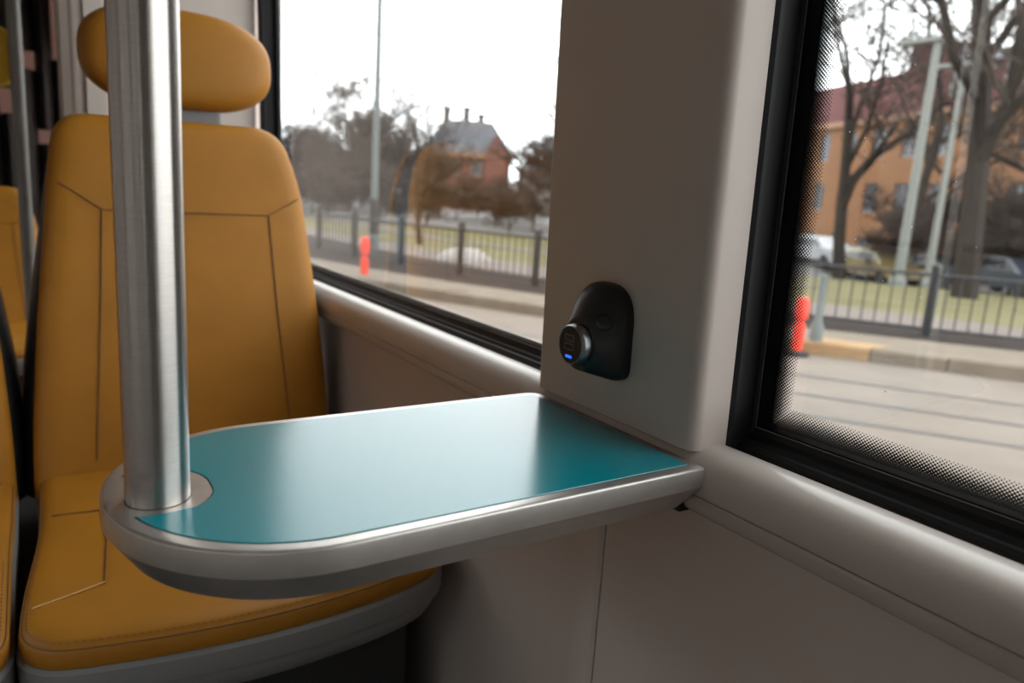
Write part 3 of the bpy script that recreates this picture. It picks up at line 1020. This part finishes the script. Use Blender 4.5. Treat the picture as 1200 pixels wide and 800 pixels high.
gr = random.Random(11)
for px, zc, top in ((318, 46, 185), (340, 38, 175), (358, 50, 160), (374, 40, 175), (392, 44, 125), (408, 42, 98), (424, 52, 150), (440, 38, 165), (458, 46, 150), (476, 50, 150), (494, 40, 165), (512, 46, 185),
                    (535, 38, 215), (560, 42, 228), (582, 36, 226), (604, 40, 215), (626, 34, 205), (655, 36, 130), (300, 40, 180), (690, 40, 160), (365, 34, 200), (445, 33, 205), (600, 31, 225), (330, 30, 212), (350, 34, 215), (385, 31, 215), (415, 33, 212), (470, 31, 218), (500, 30, 222)):
    p = at(px, 240, zc)
    z0 = terrain(p.x, p.y)
    ztop = at(px, top, zc).z
    if px < 437:
        lab, grp = 'leafless grove tree left of the tall mast in the left window', 'grove trees left of the mast'
    elif px < 520:
        lab, grp = 'leafless grove tree between the tall mast and the villa roof', 'grove trees between mast and villa'
    elif px < 600:
        lab, grp = 'leafless tree low in front of the red brick villa', 'grove trees in front of the villa'
    else:
        lab, grp = 'leafless tree right of the villa, close to the grey pillar', 'grove trees right of the villa'
    tree(2, p.x, p.y, max(2.2, (ztop - z0) * 0.95), gr.uniform(0, 6.28), lab, grp, gr.uniform(0.9, 1.3))
LB = iter(('leftmost of the low bushy bare trees before the ochre facade, left of the lamp posts', 'second low bushy bare tree from the left, right behind the lamp posts',
           'low bushy bare tree behind the thick dark trunk in the right window', 'low bushy bare tree right of the thick dark trunk at the photo edge', 'low bushy bare tree just outside the right photo edge, furthest right of the row'))
for px, zc, top in ((1050, 32, 225), (1095, 33, 200), (1150, 28, 215), (1190, 27, 195), (1235, 27, 170)):
    p = at(px, 300, zc)
    z0 = terrain(p.x, p.y)
    tree(2, p.x, p.y, (at(px, top, zc).z - z0) * 0.95, gr.uniform(0, 6.28), next(LB), 'bushy bare trees before the ochre building', 0.9)


# ------------------------------------------------------------------ buildings
def facade_building(name, A, B, depth, zb, ze, label, wallm, n, rows, roofm, roof_h, win, chim=()):
    """front wall from A to B (xy), body going away from the tram; recessed windows as parts with panes"""
    A, B = Vector((A[0], A[1], 0)), Vector((B[0], B[1], 0))
    e = (B - A).normalized()
    out = Vector((e.y, -e.x, 0))
    if out.dot(Vector((-1, -1, 0))) < 0: out = -out
    L = (B - A).length
    root = empty(name, (A + B) / 2 + Vector((0, 0, zb)), label, 'building')
    P = lambda s, d, z: A + e * s - out * d + Vector((0, 0, z))

    def pbox(mb, s0, s1, d0, d1, z0, z1):
        vs = [P(s, d, z) for z in (z0, z1) for s, d in ((s0, d0), (s1, d0), (s1, d1), (s0, d1))]
        return mb.add(vs, [(0, 3, 2, 1), (4, 5, 6, 7), (0, 1, 5, 4), (1, 2, 6, 5), (2, 3, 7, 6), (3, 0, 4, 7)])
    # the front wall is assembled from piers and spandrels so that the windows are real recesses
    ww, wh = win
    pitch = L / n
    fl_h = (ze - zb) / rows
    wb = MB()
    pbox(wb, 0, L, 0.25, depth, zb, ze)
    for k in range(n + 1):
        s0 = 0 if k == 0 else (k - 0.5) * pitch + ww / 2
        s1 = L if k == n else (k + 0.5) * pitch - ww / 2
        pbox(wb, s0, s1, 0.0, 0.25, zb, ze)
    for j in range(rows):
        z0 = zb + j * fl_h
        for k in range(n):
            sc = (k + 0.5) * pitch
            pbox(wb, sc - ww / 2, sc + ww / 2, 0.0, 0.25, z0, z0 + fl_h * 0.28)
            pbox(wb, sc - ww / 2, sc + ww / 2, 0.0, 0.25, z0 + fl_h * 0.28 + wh, z0 + fl_h)
    wb.build('walls', wallm, root, smooth=0)
    for j in range(rows):
        z0 = zb + j * fl_h + fl_h * 0.28
        for k in range(n):
            sc = (k + 0.5) * pitch
            fm = MB()
            t = 0.09
            a, b = sc - ww / 2, sc + ww / 2
            pbox(fm, a, a + t, 0.13, 0.25, z0, z0 + wh)
            pbox(fm, b - t, b, 0.13, 0.25, z0, z0 + wh)
            pbox(fm, sc - t / 2, sc + t / 2, 0.13, 0.25, z0, z0 + wh)
            pbox(fm, a, b, 0.13, 0.25, z0, z0 + t)
            pbox(fm, a, b, 0.13, 0.25, z0 + wh - t, z0 + wh)
            w_ = fm.build('window', M['winframe'], root, smooth=0)
            pm_ = MB()
            pbox(pm_, a + t, b - t, 0.19, 0.22, z0 + t, z0 + wh - t)
            pm_.build('pane', M['pane'], w_, smooth=0)
    cm = MB()
    pbox(cm, -0.2, L + 0.2, -0.25, 0.0, ze - 0.25, ze + 0.1)
    cm.build('cornice', M['cornice'], root, smooth=0)
    rm = MB()
    ins = roof_h * 0.55
    rm.rings([[P(s, d, z) for s, d in ((-i_ , -i_), (L + i_, -i_), (L + i_, depth + i_), (-i_, depth + i_))] for i_, z in ((0.25, ze + 0.1), (-ins, ze + roof_h * 0.93), (-ins - 1.2, ze + roof_h))])
    rm.build('roof', roofm, root, smooth=0)
    for (s, d, w_, z0, z1) in chim:
        ch = MB()
        pbox(ch, s - w_ / 2, s + w_ / 2, d, d + 0.9, ze + z0, ze + z1)
        pbox(ch, s - w_ / 2 - 0.08, s + w_ / 2 + 0.08, d - 0.08, d + 0.98, ze + z1, ze + z1 + 0.15)
        ch.build('chimney', M['maroon'] if roofm is M['maroon'] else M['slate'], root, smooth=0)
    return root, P, pbox, L


ob, P, pbox, L = facade_building('apartment_building', (50.08, 46.36), (34.4, 5.4), 12, -3.6, 5.95, 'ochre apartment building with a maroon roof across the park in the right window',
                                 M['ochre'], 17, 3, M['maroon'], 3.1, (1.15, 1.75), ((22.5, 1.2, 0.9, 1.6, 4.2), (24.2, 1.6, 1.1, 1.4, 3.9), (33.5, 2.0, 1.2, 2.0, 4.5)))
for s in (27.5, 31.0):
    dm = MB()
    pbox(dm, s - 1.0, s + 1.0, 0.25, 3.0, 6.2, 8.4)
    dd = dm.build('dormer', M['palewall'], ob, smooth=0)
    dm = MB()
    vs = [P(s - 1.2, 0.05, 8.4), P(s + 1.2, 0.05, 8.4), P(s, 0.05, 9.3), P(s - 1.2, 3.2, 8.4), P(s + 1.2, 3.2, 8.4), P(s, 3.2, 9.3)]
    dm.add(vs, [(0, 1, 2), (5, 4, 3), (0, 3, 4, 1), (1, 4, 5, 2), (2, 5, 3, 0)])
    dm.build('dormer_roof', M['slate'], dd, smooth=0)

vb, P2, pbox2, L2 = facade_building('villa', (26.9, 55.6), (32.9, 51.7), 7.5, -1.6, 3.15, 'red brick villa with a grey slate roof above the grove in the left window',
                                    M['redbrick'], 4, 2, M['slate'], 2.9, (0.9, 1.3), ((1.6, 2.2, 0.5, 1.9, 3.7), (3.2, 3.2, 0.5, 2.4, 3.9), (4.5, 2.2, 0.5, 1.9, 3.3)))
gm = MB()
gm.add([P2(5.2, -0.6, -1.6), P2(6.9, -0.6, -1.6), P2(6.9, -0.6, 3.6), P2(6.05, -0.6, 4.9), P2(5.2, -0.6, 3.6), P2(5.2, 3, -1.6), P2(6.9, 3, -1.6), P2(6.9, 3, 3.6), P2(6.05, 3, 4.9), P2(5.2, 3, 3.6)],
       [(0, 1, 2, 3, 4), (9, 8, 7, 6, 5), (0, 5, 6, 1), (1, 6, 7, 2), (2, 7, 8, 3), (3, 8, 9, 4), (4, 9, 5, 0)])
gm.build('gable_wing', M['redbrick'], vb, smooth=0)
facade_building('town_house', (33.6, 51.0), (40.5, 46.8), 6, -1.6, 2.1, 'pale low house right of the villa beside the pillar in the left window', M['palewall'], 4, 2, M['slate'], 1.2, (0.9, 1.1))
# unseen block across the street, added and sized to hold back sky light
sf = facade_building('sky_block_front', (-24.0, -34.0), (-24.0, 40.0), 8, STREET, 4.6, 'unseen grey block added on the far side of the tram to limit sky light', M['greyblock'], 22, 2, M['slate'], 1.5, (1.4, 1.7))[0]
del sf['label'], sf['category']
sf['kind'] = 'structure'


# ------------------------------------------------------------------ parked cars
def car(x, y, rot, m, label, kind='car', Lc=4.2, H=1.42):
    z = terrain(x, y)
    p = empty(kind, (x, y, z), label, 'car', 'cars parked along the street beyond the lawn')
    e = Vector((math.cos(rot), math.sin(rot), 0))
    s_ = Vector((-e.y, e.x, 0))
    at_ = lambda a, b, c: Vector((x, y, z)) + e * a + s_ * b + Vector((0, 0, c))
    k = Lc / 4.2
    low = [(-2.1, 0.35), (-2.1, 0.72), (-1.95, 0.88), (-1.2, 0.93), (0.9, 0.93), (1.75, 0.80), (2.08, 0.66), (2.1, 0.35)]
    cab = [(-1.85, 0.9), (-1.25, H - 0.05), (-0.9, H), (0.15, H), (0.45, H - 0.06), (1.15, 0.9)]
    mb = MB()
    for prof, wd, wt_ in ((low, 0.84, 0.84), (cab, 0.78, 0.60)):
        ringA = [at_(a * k, -(wd if c < 1.0 else wt_), c) for a, c in prof]
        ringB = [at_(a * k, (wd if c < 1.0 else wt_), c) for a, c in prof]
        mb.rings([ringA, ringB])
    mb.build('body', m, p, smooth=30)
    for sg in (-1, 1):
        w_ = MB()
        vs = [at_(a * k, sg * ((0.79 if c < 1.0 else 0.63) + 0.0), c) for a, c in ((-1.55, 0.97), (-1.15, H - 0.12), (0.3, H - 0.12), (0.85, 0.97))]
        vs2 = [at_(a * k, sg * ((0.79 if c < 1.0 else 0.63) - 0.03), c) for a, c in ((-1.55, 0.97), (-1.15, H - 0.12), (0.3, H - 0.12), (0.85, 0.97))]
        w_.rings([vs, vs2])
        w_.build('side_window', M['carglass'], p, smooth=0)
        for a in (-1.28, 1.28):
            wm = MB()
            rings = []
            for off, r_ in ((0.0, 0.20), (0.0, 0.31), (0.18, 0.31), (0.18, 0.20)):
                rings.append([at_(a * k + r_ * math.cos(2 * PI * i / 16), sg * (0.87 - off), 0.31 + r_ * math.sin(2 * PI * i / 16)) for i in range(16)])
            wm.rings(rings)
            wm.build('wheel', M['tyre'], p)
        hl = MB()
        hl.rings([[at_(2.09 * k + 0.03 * t, sg * 0.62 + b, c) for b, c in ((-0.16, 0.58), (0.16, 0.58), (0.16, 0.72), (-0.16, 0.72))] for t in (0, 1)])
        hl.build('headlamp', M['headlamp'], p, smooth=0)
    return p


car(31.6, 21.3, -1.9, M['carwhite'], 'white car parked furthest left in the right window')
car(30.9, 18.0, -1.95, M['cargold'], 'sand coloured car parked second from left in the right window')
car(33.0, 16.6, -1.9, M['cardark'], 'dark car parked behind the pair of lamp posts')
car(29.5, 12.1, -1.95, M['carblue'], 'blue grey car parked at the right edge of the right window')
